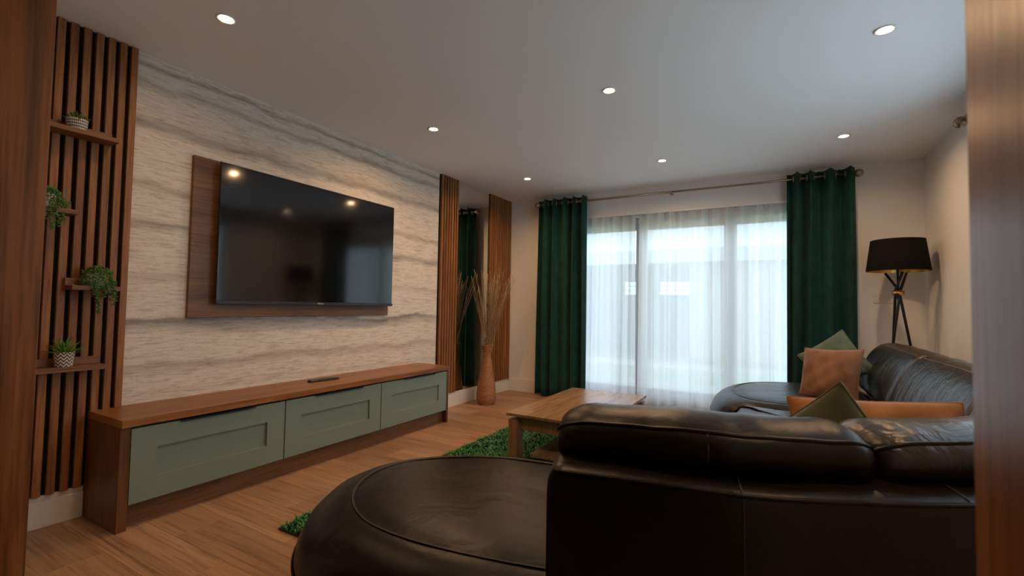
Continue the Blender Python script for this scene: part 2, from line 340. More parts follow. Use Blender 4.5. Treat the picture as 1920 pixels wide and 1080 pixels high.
skirt('baseboard_far', sk_x(D, 0.02, WX0) + sk_x(D, WX1, W-0.02))
skirt('baseboard_right', sk_y(W, -1, YN1, D-0.02))

# ------------------------------------------------------------------ patio door and side window
FY0, FY1 = D+0.15, D+0.22
w1 = struct(boxes('window_1', [(WX0, WX0+0.05, FY0, FY1, 0, WZ), (WX1-0.05, WX1, FY0, FY1, 0, WZ), (WX0, WX1, FY0, FY1, WZ-0.05, WZ), (WX0, WX1, FY0, FY1, 0, 0.03)], 'pvc_grey', bevel=0.004))
for i, (a, b) in enumerate(((WX0+0.05, 1.644), (1.646, 2.566), (2.568, WX1-0.05))):
    s = 0.058; y0, y1 = FY0-0.01, FY1-0.01
    sash = boxes('sash', [(a, a+s, y0, y1, 0.03, WZ-0.05), (b-s, b, y0, y1, 0.03, WZ-0.05), (a+s, b-s, y0, y1, 0.03, 0.17), (a+s, b-s, y0, y1, WZ-0.14, WZ-0.05)], 'pvc_grey', w1, bevel=0.004)
    box('pane', a+s-0.005, b-s+0.005, D+0.175, D+0.181, 0.165, WZ-0.135, 'glass', sash)
    if i == 1: boxes('handle', [(b-0.045, b-0.02, y0-0.012, y0, 0.92, 1.12), (b-0.042, b-0.024, y0-0.05, y0-0.012, 1.03, 1.05), (b-0.042, b-0.024, y0-0.05, y0-0.035, 0.93, 1.05)], 'white_plastic', sash, bevel=0.003)
w2 = struct(boxes('window_2', [(W+0.04, W+0.10, RY0, RY0+0.06, RZ0, RZ1), (W+0.04, W+0.10, RY1-0.06, RY1, RZ0, RZ1), (W+0.04, W+0.10, RY0, RY1, RZ1-0.06, RZ1), (W+0.04, W+0.10, RY0, RY1, RZ0, RZ0+0.06), (W+0.04, W+0.10, 2.55, 2.61, RZ0, RZ1)], 'pvc_grey', bevel=0.004))
box('pane', W+0.068, W+0.074, RY0+0.055, 2.555, RZ0+0.055, RZ1-0.055, 'glass', w2); box('pane', W+0.068, W+0.074, 2.605, RY1-0.055, RZ0+0.055, RZ1-0.055, 'glass', w2)
box('sill', W-0.03, W+0.04, RY0-0.03, RY1+0.03, RZ0-0.025, RZ0, 'gloss_white', w2, bevel=0.004)

# ------------------------------------------------------------------ outside
struct(box('lawn', -25, 30, D+2.6, 45, -0.17, -0.12, 'grass')); struct(box('patio', -25, 30, D+0.24, D+2.6, -0.17, -0.10, 'paving'))
struct(box('garden_path', -25, 30, 9.6, 10.6, -0.12, -0.112, 'paving')); struct(box('side_bounce_ground', XMAX, 30, -20, D+0.12, -0.17, -0.12, 'pale_bounce'))  # pale side ground is unseen, added to bounce daylight up to the ceiling
ob = empty('brick_outbuilding', (1.0, 13.5, -0.12), 'low brick outbuilding across the garden, seen hazily through the sheer curtains', 'building')
box('brick_wall', 1.15, 7.0, 12.0, 12.25, -0.12, 2.3, 'brickwork', ob); box('end_wall', -3.4, -3.1, 12.0, 15.0, -0.12, 2.3, 'brickwork', ob)
boxes('rear_wall', [(-3.1, -1.35, 15.0, 15.2, -0.12, 2.3), (-1.35, 0.75, 15.0, 15.2, -0.12, 1.50), (-1.35, 0.75, 15.0, 15.2, 1.92, 2.3), (0.75, 7.0, 15.0, 15.2, -0.12, 2.3), (-0.60, -0.22, 15.0, 15.2, 1.5, 1.92)], 'dark_inside', ob)
for (a, b) in ((-1.35, -0.60), (-0.22, 0.75)):
    boxes('glazing_bar', [(a, b, 15.05, 15.1, 1.5+0.14*i-0.008, 1.5+0.14*i+0.008) for i in (1, 2)] + [(a+(b-a)*i/4-0.008, a+(b-a)*i/4+0.008, 15.05, 15.1, 1.5, 1.92) for i in (1, 2, 3)], 'fascia', ob)
mo('roof', [(-3.7, 11.7, 2.36), (7.3, 11.7, 2.36), (7.3, 13.6, 2.75), (-3.7, 13.6, 2.75), (-3.7, 15.5, 2.36), (7.3, 15.5, 2.36), (-3.7, 11.7, 2.30), (7.3, 11.7, 2.30), (-3.7, 15.5, 2.30), (7.3, 15.5, 2.30)], [(0, 1, 2, 3), (3, 2, 5, 4), (0, 6, 7, 1), (4, 5, 9, 8), (6, 8, 9, 7), (0, 3, 4, 8, 6), (1, 7, 9, 5, 2)], 'roof_tile', ob)
box('fascia_board', -3.7, 7.3, 11.64, 11.70, 2.18, 2.38, 'fascia', ob)

# ------------------------------------------------------------------ slat panels, mirror
def slat_panel(y0, y1, pitch, w, label, right_aligned=True):
    r = empty('slat_panel', (0, (y0+y1)/2, 0.15), label, 'wall panel', 'slatted wall panels')
    box('backing', 0.0005, 0.008, y0, y1, 0.15, H-0.001, 'felt', r)
    n = int((y1-y0+pitch-w)/pitch+0.3); first = None
    for i in range(n):
        b = y1 - i*pitch; a = max(b-w, y0)
        if first is None: first = box('slat', 0.008, 0.03, a, b, 0.15, H-0.001, 'slat_wood', r, bevel=0.0012, seg=1)
        else:
            c = first.copy(); COL.objects.link(c); c.parent = r; c.location.y = -i*pitch; ORG[c] = ORG[first]
    return r
slat_panel(0.455, 1.119, 0.0484, 0.0295, 'wide brown slatted wood panel behind the plant shelves, left of the wallpaper')
slat_panel(3.705, 4.006, 0.0428, 0.0285, 'narrow slatted wood strip between the marbled wallpaper and the tall mirror')
slat_panel(4.623, 5.148, 0.0428, 0.0285, 'slatted wood panel between the tall mirror and the room corner')
mr = empty('wall_mirror', (0, 4.3, 0.152), 'tall frameless wall mirror between two slatted wood strips', 'mirror')
box('mirror_glass', 0.009, 0.0135, 4.008, 4.620, 0.152, H-0.004, 'mirror', mr); box('backing_board', 0.0006, 0.0088, 4.010, 4.618, 0.154, H-0.006, 'felt', mr)

# ------------------------------------------------------------------ tv and board
bo = box('backboard', 0.0035, 0.03, 1.411, 3.0, 0.965, 1.915, 'board_wood', bevel=0.0015)
tag(bo, 'dark brown wood board mounted on the wallpaper behind the television', 'wall board')
T0, T1, Z0, Z1 = 1.533, 2.991, 1.05, 1.904
tv = empty('television', (0.05, (T0+T1)/2, Z0), 'large flat black television mounted on the brown wood board', 'television')
box('casing', 0.069, 0.078, T0+0.001, T1-0.001, Z0, Z1, 'black_plastic', tv, bevel=0.002); box('rear_housing', 0.031, 0.0685, T0+0.16, T1-0.16, Z0+0.04, Z1-0.22, 'black_plastic', tv, bevel=0.006)
box('screen', 0.0782, 0.0835, T0+0.003, T1-0.003, Z0+0.018, Z1-0.003, 'screen', tv, bevel=0.001)
box('bottom_bezel', 0.0782, 0.0885, T0, T1+0.002, Z0-0.004, Z0+0.0175, 'black_plastic', tv, bevel=0.002)
def text(name, s, size, loc, rot, mat, parent, th=0.0004):
    cu = bpy.data.curves.new(name, 'FONT'); cu.body = s; cu.size = size; cu.extrude = th; cu.align_x = 'CENTER'; cu.align_y = 'CENTER'
    t = bpy.data.objects.new(name, cu); me = bpy.data.meshes.new_from_object(t); me.materials.clear(); me.materials.append(MATS[mat]); bpy.data.objects.remove(t)
    o = bpy.data.objects.new(name, me); COL.objects.link(o); o.parent = parent; o.location = Vector(loc)-ORG[parent]; o.rotation_euler = rot; ORG[o] = Vector(loc); return o
text('logo', 'Hisense', 0.016, (0.089, (T0+T1)/2, Z0+0.008), (math.pi/2, 0, math.pi/2), 'logo_white', tv)

# ------------------------------------------------------------------ low tv unit
UX, UH, UY0, UY1 = 0.384, 0.510, 0.990, 3.441
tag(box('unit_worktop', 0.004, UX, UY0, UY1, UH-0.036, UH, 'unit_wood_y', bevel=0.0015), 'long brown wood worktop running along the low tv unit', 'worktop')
tag(box('unit_plinth', 0.31, 0.328, UY0+0.04, UY1-0.022, 0.0, 0.112, 'board_wood', bevel=0.001), 'brown wood plinth strip under the three green drawers', 'plinth')
dl = [(1.032, 1.812), (1.816, 2.606), (2.610, 3.414)]
lab = ['sage green drawer cabinet nearest the slatted plant wall', 'middle sage green drawer cabinet, below the television', 'sage green drawer cabinet nearest the wicker vase']
hy = [(1.235, 1.62), (2.025, 2.42), (2.85, 3.24)]
for i, (a, b) in enumerate(dl):
    c = empty('drawer_cabinet', (0.2, (a+b)/2, 0), lab[i], 'cabinet', 'drawer cabinets of the tv unit')
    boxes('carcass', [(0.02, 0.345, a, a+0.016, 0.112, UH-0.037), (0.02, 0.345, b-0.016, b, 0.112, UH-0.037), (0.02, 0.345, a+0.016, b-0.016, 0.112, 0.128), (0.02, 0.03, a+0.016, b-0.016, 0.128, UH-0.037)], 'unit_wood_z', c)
    z0, z1, rw, x0, x1 = 0.114, 0.462, 0.105, 0.349, 0.371
    d = boxes('drawer_front', [(x0, x1, a+0.0015, a+rw+0.006, z0, z1), (x0, x1, b-rw-0.006, b-0.0015, z0, z1), (x0, x1, a+rw+0.006, b-rw-0.006, z0, z0+rw), (x0, x1, a+rw+0.006, b-rw-0.006, z1-rw, z1)], 'sage', c)
    box('inset_panel', x0+0.001, x1-0.0145, a+rw+0.005, b-rw-0.005, z0+rw-0.001, z1-rw+0.001, 'sage', d)
    h0, h1 = hy[i]
    boxes('handle', [(x0, x1+0.012, h0, h1, z1+0.0005, z1+0.0035), (x1+0.009, x1+0.012, h0, h1, z1-0.0055, z1+0.0005)], 'black_metal', d)
    if i == 0:
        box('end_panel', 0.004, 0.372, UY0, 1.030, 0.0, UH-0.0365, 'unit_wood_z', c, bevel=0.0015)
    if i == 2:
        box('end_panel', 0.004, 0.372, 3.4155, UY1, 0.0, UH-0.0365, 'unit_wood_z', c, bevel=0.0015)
rm = empty('remote_control', (0.165, 2.25, UH), 'slim black remote control lying on the tv unit worktop', 'remote')
def rloc(u, v, z):   # u along remote, v across
    a = 1.43; return (0.165+u*math.cos(a)-v*math.sin(a), 2.25+u*math.sin(a)+v*math.cos(a), UH+z)
rg = []
for u, w, h in ((-0.115, 0.016, 0.010), (-0.108, 0.021, 0.016), (-0.03, 0.022, 0.019), (0.06, 0.021, 0.018), (0.108, 0.020, 0.014), (0.114, 0.016, 0.009)):
    rg.append([rloc(u, -w, 0.001), rloc(u, w, 0.001), rloc(u, w, h*0.6), rloc(u, w*0.7, h), rloc(u, -w*0.7, h), rloc(u, -w, h*0.6)])
loft('body', rg, 'black_plastic', rm, smooth=False, bevel=0.001)
for i in range(9):
    for j in (-1, 0, 1):
        u = -0.09+i*0.022; p = rloc(u, j*0.0095, 0.0165)
        lathe('button', p, [(0.0038, 0), (0.0036, 0.0032), (0.001, 0.0036)], 'button_grey', rm, n=8)

# ------------------------------------------------------------------ wall shelves and plants
def shelf(y0, y1, z, label):
    r = empty('wall_shelf', (0.09, (y0+y1)/2, z-0.02), label, 'shelf', 'small shelves on the slatted panel')
    box('ledge', 0.031, 0.135, y0, y1, z-0.022, z, 'shelf_wood', r, bevel=0.001); box('back_plate', 0.031, 0.049, y0, y1, z+0.0003, z+0.036, 'shelf_wood', r, bevel=0.001); return r
shelf(0.62, 1.018, 1.862, 'top plant shelf on the slatted panel, above eye level'); shelf(0.68, 0.876, 1.478, 'short plant shelf half hidden by the door lining')
shelf(0.868, 1.052, 1.127, 'short shelf carrying the full trailing plant on the slatted panel'); shelf(0.62, 1.012, 0.747, 'lowest shelf on the slatted panel, beside the tv unit')
def blade(base, d, ln, w, curl=0.3, up=Vector((0, 0, 1))):
    d = d.normalized(); s = d.cross(up)
    if s.length < 1e-3: s = Vector((1, 0, 0))
    s.normalize(); nrm = s.cross(d).normalized(); V = []
    for t, ww in ((0, 0.55), (0.3, 1.0), (0.65, 0.75), (1.0, 0.04)):
        c = base + d*(ln*t) - up*(curl*ln*t*t)
        V += [tuple(c - s*w*ww + nrm*w*0.25*ww), tuple(c - nrm*w*0.25*ww), tuple(c + s*w*ww + nrm*w*0.25*ww)]
    F = []
    for i in range(3):
        for j in (0, 1): F.append((i*3+j, i*3+j+1, i*3+j+4, i*3+j+3))
    for i in range(3): F.append((i*3+2, i*3, i*3+3, i*3+5))
    return V, F
def pot(p, c, r0, r1, h, mat):
    lathe('pot', c, [(r0*0.96, 0.0), (r0, 0.003), (r1, h-0.003), (r1+0.001, h), (r1-0.004, h), (r1-0.005, h-0.008)], mat, p, n=36, cap1=False)
    lathe('soil', c, [(r1-0.0055, h-0.012), (r1-0.0055, h-0.008)], 'pot_soil', p, n=24)
def succulent(c, r0, r1, h, mat, label, n, ln, w, leafm, steep):
    p = empty('potted_succulent', c, label, 'potted plant', 'plants on the shelves'); pot(p, c, r0, r1, h, mat)
    # pot patterns read from the pot's own axis
    for i in range(n):
        k = i/n; el = steep[0] + (steep[1]-steep[0])*k + random.uniform(-.1, .1); az = i*2.399+random.uniform(-.2, .2)
        d = Vector((math.cos(az)*math.cos(el), math.sin(az)*math.cos(el), math.sin(el)))
        b = Vector(c)+Vector((math.cos(az)*0.018*(1-k), math.sin(az)*0.018*(1-k), h-0.008))
        V, F = blade(b, d, ln*random.uniform(.85, 1.1)*(0.85+0.3*k), w, 0.12); mo('leaf', V, F, leafm, p, smooth=True)
succulent((0.088, 0.868, 1.862), 0.037, 0.040, 0.052, 'pot_ovals', 'round pot with a dark and pale oval pattern holding a short succulent, top shelf', 34, 0.052, 0.006, 'leaf_grey', (0.25, 1.3))
succulent((0.092, 0.866, 0.747), 0.031, 0.036, 0.068, 'pot_chevron', 'black and white zigzag pot holding a spiky green succulent, lowest shelf', 30, 0.082, 0.0065, 'leaf_bright', (0.15, 1.4))
def trailer(c, r, h, label, strands):
    p = empty('trailing_plant', c, label, 'potted plant', 'plants on the shelves'); pot(p, c, r*0.85, r, h, 'pot_mottled')
    parts = []
    def pearl(q):
        s = random.uniform(0.0045, 0.0068); e = random.uniform(0, 6.28); ax = Vector((math.cos(e), math.sin(e), random.uniform(-.5, .8))).normalized(); s1 = ax.cross(Vector((0, 0, 1))).normalized(); s2 = ax.cross(s1)
        V = [tuple(q+ax*s*1.5), tuple(q-ax*s*1.1)] + [tuple(q+s1*s*math.cos(t)*.9+s2*s*.6*math.sin(t)) for t in (0, 1.57, 3.14, 4.71)]
        parts.append((V, [(0, 2, 3), (0, 3, 4), (0, 4, 5), (0, 5, 2), (1, 3, 2), (1, 4, 3), (1, 5, 4), (1, 2, 5)]))
    C = Vector(c)
    for i in range(210):
        az = random.uniform(0, 6.28); rr = r*1.15*math.sqrt(random.random()); pearl(C+Vector((math.cos(az)*rr*.95, math.sin(az)*rr*1.2, h-.002+0.028*(1-(rr/(1.2*r))**2)+random.uniform(-.004, .012))))
    st = []
    for (az, out, drop) in strands:
        pts = []; m = int(drop/0.0065)+8
        for j in range(m):
            t = j/(m-1); hor = r*0.8+out*min(1, t*2.2); z = h+0.014*math.sin(min(1, t*3)*math.pi)-drop*max(0, (t-.18)/.82)
            q = C+Vector((math.cos(az)*hor+math.sin(t*9+az)*.004, math.sin(az)*hor+math.cos(t*7+az)*.004, z)); pts.append(q)
            for _ in range(2): pearl(q+Vector((random.uniform(-.009, .009), random.uniform(-.009, .009), random.uniform(-.004, .004))))
        st.append(tubed(pts, 0.0012, 5))
    V, F = merge(parts); tag(mo('foliage', V, F, 'leaf_trail', p, smooth=True), kind='stuff'); V, F = merge(st); mo('stem', V, F, 'leaf_trail', p, smooth=True)
trailer((0.088, 0.974, 1.127), 0.043, 0.062, 'full trailing bead-leaved plant in a mottled pot on the short shelf', [(-1.0, .022, .085), (-.55, .025, .11), (-.25, .028, .19), (-.2, .03, .18), (.1, .03, .12), (.35, .028, .09), (.8, .03, .13), (1.05, .032, .155), (1.3, .03, .11), (1.6, .028, .10), (-1.6, .02, .06), (.6, .03, .06)])
trailer((0.088, 0.770, 1.478), 0.040, 0.062, 'trailing bead-leaved plant half hidden by the door lining', [(.15, .03, .165), (.5, .03, .15), (.9, .032, .13), (1.2, .03, .10), (1.5, .03, .07), (-.3, .03, .12), (-.8, .03, .1), (1.8, .05, .05)])

# ------------------------------------------------------------------ downlights
gx, gy = (0.719, 2.09, 3.429), (1.19, 2.725, 4.26)
rown = ('nearest the doorway', 'in the middle row', 'nearest the garden window'); coln = ('along the tv wall', 'on the room centre line', 'over the sofa side')
for i, x in enumerate(gx):
    for j, yy in enumerate(gy):
        r = empty('downlight', (x, yy, H), 'round recessed ceiling downlight %s, %s' % (coln[i], rown[j]), 'downlight', 'recessed ceiling downlights')
        n = 32; prof = [(0.043, -0.0005), (0.043, -0.005), (0.039, -0.006), (0.0295, -0.003), (0.0295, -0.0006)]
        lathe('trim_ring', (x, yy, H), prof, 'white_plastic', r, n=n); lathe('lens', (x, yy, H), [(0.028, -0.0012), (0.028, -0.0046), (0.020, -0.0056), (0.001, -0.006)], 'lamp_lens', r, n=24)
        l = bpy.data.lights.new('downlight_lamp', 'AREA'); l.shape = 'DISK'; l.size = 0.05; l.energy = LAMP_E*(0.34 if j == 0 and i == 0 else 0.62 if j == 0 else 0.62 if i == 2 else 1.0); l.color = LAMP_COL; l.spread = math.radians(160)
        o = bpy.data.objects.new('downlight_lamp', l); o.parent = r; o.location = (0, 0, -0.0075); COL.objects.link(o)

# ------------------------------------------------------------------ curtains
def curtain_sheet(name, x0, x1, yc, z0, z1, nf, amp, mat, parent, seed, solid=0.0, flare=0.02, nx=240, nz=26, headfold=0.0):
    rg = np.random.default_rng(seed); ph = rg.uniform(0, 6.28, 6); V = []; wj = rg.uniform(.75, 1.25, nf+2); cum = np.concatenate([[0], np.cumsum(wj)]); cum = cum/cum[nf]*nf
    for k in range(nz+1):
        t = k/nz; z = z1+(z0-z1)*t
        for i in range(nx+1):
            u = i/nx; ff = np.interp(u*nf, cum[:nf+1], np.arange(nf+1)); a = amp*(1.0-0.25*t+0.25*math.sin(ff*1.7+ph[0])*min(1, t*2))
            s = math.sin(2*math.pi*ff+ph[1]*0.0); s = s+0.14*math.sin(6*math.pi*ff+1.1*math.sin(3*ff+ph[5])*min(1, t*3))
            yy = yc + a*s + amp*0.25*t*math.sin(2*math.pi*ff*0.5+ph[2]+t*1.2)
            xx = x0+(x1-x0)*u + flare*t*(u-.5)*2 + 0.12*(x1-x0)/nf*math.sin(4*math.pi*ff)*(0.6) + 0.010*t*math.sin(ff*2.3+ph[3]+2*t)
            zz = z + (0.006*math.sin(ff*3.1+ph[4]) if k == nz else 0) - (0.012*(0.5+0.5*math.cos(4*math.pi*ff)) if k == 0 and headfold else 0)
            V.append((xx, yy, zz))
    F = [(k*(nx+1)+i, k*(nx+1)+i+1, (k+1)*(nx+1)+i+1, (k+1)*(nx+1)+i) for k in range(nz) for i in range(nx)]
    o = mo(name, V, F, mat, parent, smooth=True, solid=solid); cross = []
    for q in range(1, 2*nf):
        u = float(np.interp(q/2, np.arange(nf+1), cum[:nf+1]))/nf; cross.append(x0+(x1-x0)*u + 0.072*(x1-x0)/nf*math.sin(2*math.pi*q))
    return o, cross
PY, PZ = D-0.13, 2.294
def eyelet_curtain(x0, x1, nf, label, seed):
    r = empty('green_curtain', ((x0+x1)/2, PY, 0.015), label, 'curtain', 'green eyelet curtains')
    fb, cross = curtain_sheet('fabric', x0, x1, PY, 0.018, PZ+0.062, nf, 0.055, 'curtain_green', r, seed, solid=0.003, flare=0.018, headfold=1)
    for x in cross:
        ring = [(x, PY+0.024*math.cos(t), PZ+0.024*math.sin(t)) for t in np.linspace(0, 2*math.pi, 20, endpoint=False)]
        tube('eyelet', ring, 0.006, 'antique_brass', r, n=8, closed=True)
eyelet_curtain(0.475, 1.088, 5, 'dark green eyelet curtain at the mirror side of the patio door', 3)
eyelet_curtain(3.072, 3.590, 4, 'dark green eyelet curtain beside the floor lamp', 11)
def pole(axis, a, b, fixed, z, label, brackets):
    P = (lambda t, dz=0.0, off=0.0: (t, fixed+off, z+dz)) if axis == 'x' else (lambda t, dz=0.0, off=0.0: (fixed+off, t, z+dz))
    mid = P((a+b)/2); r = empty('curtain_pole', mid, label, 'curtain pole', 'brass curtain poles')
    tube('rod', [P(a), P((a+b)/2)], 0.0125, 'antique_brass', r, n=16); tube('rod', [P((a+b)/2-0.03), P(b)], 0.0105, 'antique_brass', r, n=16)
    for t, s in ((a, -1), (b, 1)):
        c = P(t+s*0.045); sphere('finial', c, 0.036, 'antique_brass', r); tube('collar', [P(t-s*0.002), P(t+s*0.006), P(t+s*0.016)], [0.016, 0.018, 0.009], 'antique_brass', r, n=16)
    for t in brackets:
        d = 0.1285 if axis == 'x' else 0.083
        tube('bracket', [P(t, 0, d), P(t, 0, 0.0)], 0.006, 'antique_brass', r, n=10); tube('cup', [P(t, -0.034), P(t, -0.013)], 0.007, 'antique_brass', r, n=10)
pole('x', 0.50, 3.575, PY, PZ, 'long brass curtain pole with ball finials above the patio door', (0.53, 2.02, 3.60-0.04))
pole('y', 1.55, 3.88, W-0.085, 2.28, 'brass curtain pole on the right-hand wall, its ball end beside the door lining', (1.6, 2.72, 3.85))
def sheer_panel(x0, x1, nf, label, seed):
    r = empty('sheer_curtain', ((x0+x1)/2, D-0.03, 0.02), label, 'sheer curtain', 'white sheer curtains'); curtain_sheet('voile', x0, x1, D-0.034, 0.022, 2.098, nf, 0.026, 'sheer', r, seed, flare=0.004, nx=nf*26, nz=24)
    curtain_sheet('heading_tape', x0, x1, D-0.033, 2.0, 2.1, nf, 0.024, 'sheer', r, seed, flare=0.0, nx=nf*26, nz=3)
sheer_panel(0.86, 1.625, 7, 'white sheer curtain panel at the mirror side of the patio door', 5); sheer_panel(1.665, 3.30, 14, 'wide white sheer curtain panel over the middle and right door panes', 6)
ct = empty('curtain_track', (2.1, D-0.05, 2.1), 'slim white curtain track along the top of the patio door', 'curtain track'); box('rail', WX0+0.02, WX1-0.02, D-0.05, D-0.018, 2.101, 2.118, 'white_plastic', ct, bevel=0.002)
boxes('fixing_clip', [(x, x+0.02, D-0.04, D-0.0005, 2.1185, 2.126) for x in (0.9, 1.5, 2.1, 2.7, 3.3)], 'white_plastic', ct)

sr = empty('side_sheer_curtain', (W-0.085, 2.7, 0.3), 'white sheer curtain hung over the right-hand window behind the sofa', 'sheer curtain', 'white sheer curtains')
def side_sheer():
    V = []; nx, nz = 360, 10
    for k in range(nz+1):
        for i in range(nx+1):
            u = i/nx; V.append((W-0.085+0.020*math.sin(u*22*6.283), 1.56+2.06*u, 2.262-1.9*k/nz))
    mo('voile', V, [(k*(nx+1)+i, k*(nx+1)+i+1, (k+1)*(nx+1)+i+1, (k+1)*(nx+1)+i) for k in range(nz) for i in range(nx)], 'side_voile', sr, smooth=True)
side_sheer()

# ------------------------------------------------------------------ coffee table and rug
ctb = empty('coffee_table', (1.694, 3.39, 0), 'low rectangular oak coffee table with square legs and a lower shelf', 'coffee table')
TX0, TX1, TY0, TY1, TZ = 1.362, 2.026, 2.789, 3.988, 0.334
box('tabletop', TX0, TX1, TY0, TY1, TZ-0.019, TZ, 'table_wood', ctb, bevel=0.0015)
ins = 0.05
boxes('apron', [(TX0+ins, TX1-ins, TY0+ins, TY0+ins+0.02, TZ-0.115, TZ-0.0195), (TX0+ins, TX1-ins, TY1-ins-0.02, TY1-ins, TZ-0.115, TZ-0.0195), (TX0+ins, TX0+ins+0.02, TY0+ins+0.02, TY1-ins-0.02, TZ-0.115, TZ-0.0195), (TX1-ins-0.02, TX1-ins, TY0+ins+0.02, TY1-ins-0.02, TZ-0.115, TZ-0.0195)], 'table_leg', ctb, bevel=0.001)
for x in (TX0+0.012, TX1-0.012-0.075):
    for yy in (TY0+0.012, TY1-0.012-0.075): box('leg', x, x+0.075, yy, yy+0.075, 0.0, TZ-0.046, 'table_leg', ctb, bevel=0.0015)
box('lower_shelf', TX0+0.17, TX1-0.17, TY0+0.03, TY1-0.03, 0.055, 0.075, 'table_wood', ctb, bevel=0.001)
rug = empty('shag_rug', (1.7, 2.55, 0.0), 'bright green shaggy rug on the wood floor under the coffee table', 'rug')
RX0, RX1, RYa, RYb = 0.945, 2.55, 1.40, 3.72
box('backing', RX0, RX1, RYa, RYb, 0.0, 0.008, 'leather_seam', rug)
def pile():
    n = 46000; P = np.zeros((n, 3)); P[:, 0] = RNG.uniform(RX0, RX1, n); P[:, 1] = RNG.uniform(RYa, RYb, n); P[:, 2] = 0.006
    lean = RNG.uniform(0, 2*np.pi, n) + 0.0; cl = np.sin(P[:, 0]*31)*np.cos(P[:, 1]*27); lean += cl*1.5
    ln = RNG.uniform(0.016, 0.03, n)*(1+0.25*cl); mag = RNG.uniform(0.3, 1.0, n); d = np.stack([np.cos(lean)*mag, np.sin(lean)*mag, np.ones(n)], 1); d /= np.linalg.norm(d, axis=1)[:, None]
    s = np.stack([-np.sin(lean), np.cos(lean), np.zeros(n)], 1)*RNG.uniform(0.003, 0.0055, n)[:, None]
    mid = P + d*(ln*0.6)[:, None]; tip = P + d*ln[:, None] + np.stack([np.cos(lean), np.sin(lean), -0.3*np.ones(n)], 1)*(ln*0.35)[:, None]
    V = np.stack([P-s*.6, P+s*.6, mid+s, mid-s, tip], 1).reshape(-1, 3); V -= np.array(ORG[rug]); b = np.arange(n)*5
    me = bpy.data.meshes.new('pile'); quads = np.stack([b, b+1, b+2, b+3], 1); tris = np.stack([b+3, b+2, b+4], 1)
    li = np.concatenate([quads.ravel(), tris.ravel()]); ls = np.concatenate([np.arange(n)*4, n*4+np.arange(n)*3])
    me.vertices.add(len(V)); me.vertices.foreach_set('co', V.ravel()); me.loops.add(len(li)); me.loops.foreach_set('vertex_index', li.astype(np.int32)); me.polygons.add(2*n); me.polygons.foreach_set('loop_start', ls.astype(np.int32)); me.update(calc_edges=True); me.validate()
    me.materials.append(MATS['pile_green']); o = bpy.data.objects.new('pile', me); COL.objects.link(o); o.parent = rug; tag(o, kind='stuff')
pile()

# ------------------------------------------------------------------ wicker vase and sticks
VX, VY = 0.235, 4.30
va = empty('wicker_vase', (VX, VY, 0), 'tall brown wicker floor vase in front of the mirror', 'vase')
def vase():
    pr = [(0.0, 0.088), (0.05, 0.104), (0.10, 0.106), (0.22, 0.094), (0.36, 0.068), (0.47, 0.050), (0.51, 0.0455), (0.55, 0.047), (0.60, 0.056), (0.632, 0.062)]
    zz = [p[0] for p in pr]; rr = [p[1] for p in pr]; rings = []; n = 84; m = 96
    for k in range(m+1):
        z = 0.632*k/m; r = np.interp(z, zz, rr); rings.append([(VX+(r+0.0022*math.sin(21*2*math.pi*j/n+math.pi*(k//2)))*math.cos(2*math.pi*j/n), VY+(r+0.0022*math.sin(21*2*math.pi*j/n+math.pi*(k//2)))*math.sin(2*math.pi*j/n), z) for j in range(n)])
    loft('body', rings, 'wicker', va, cap1=False)
    tube('rim', [(VX+0.062*math.cos(t), VY+0.062*math.sin(t), 0.634) for t in np.linspace(0, 2*math.pi, 32, endpoint=False)], 0.005, 'wicker', va, closed=True)
    lathe('lining', (VX, VY, 0.0), [(0.03, 0.45), (0.038, 0.52), (0.05, 0.60), (0.056, 0.63)], 'pot_soil', va, cap1=False, cap0=True)
vase()
for i in range(56):
    az = random.uniform(0, 2*math.pi); tilt = random.uniform(0.02, 0.30); top = random.uniform(0.55, 0.86); b = Vector((VX+random.uniform(-.02, .02), VY+random.uniform(-.02, .02), 0.47))
    dx, dy = math.cos(az)*tilt, math.sin(az)*tilt*1.25
    if b.x + dx*1.25 < 0.06: dx = abs(dx)*0.3 - 0.08
    pts = []
    for j in range(9):
        t = j/8; pts.append((max(0.045, b.x+dx*top*t*(0.75+0.5*t)+0.004*math.sin(5*t+i)), b.y+dy*top*t*(0.75+0.5*t)+0.004*math.cos(6*t+i), b.z+(top+0.16)*t))
    parts = [tubed(pts, [0.0038-0.0018*j/8 for j in range(9)], 5)]
    for q in range(3):
        j = random.randint(4, 7); p = Vector(pts[j]); e = p+Vector((random.uniform(-.02, .02), random.uniform(-.03, .03), random.uniform(.05, .10)));  e.x = max(.04, e.x); parts.append(tubed([p, (p+e)/2+Vector((0.003, 0, 0)), e], [0.0018, 0.0014, 0.001], 4))
    V, F = merge(parts); o = mo('dried_stick', V, F, 'twig', None, smooth=True); tag(o, 'thin dried twig fanning out of the wicker floor vase', 'twig', 'dried twigs in the wicker vase')

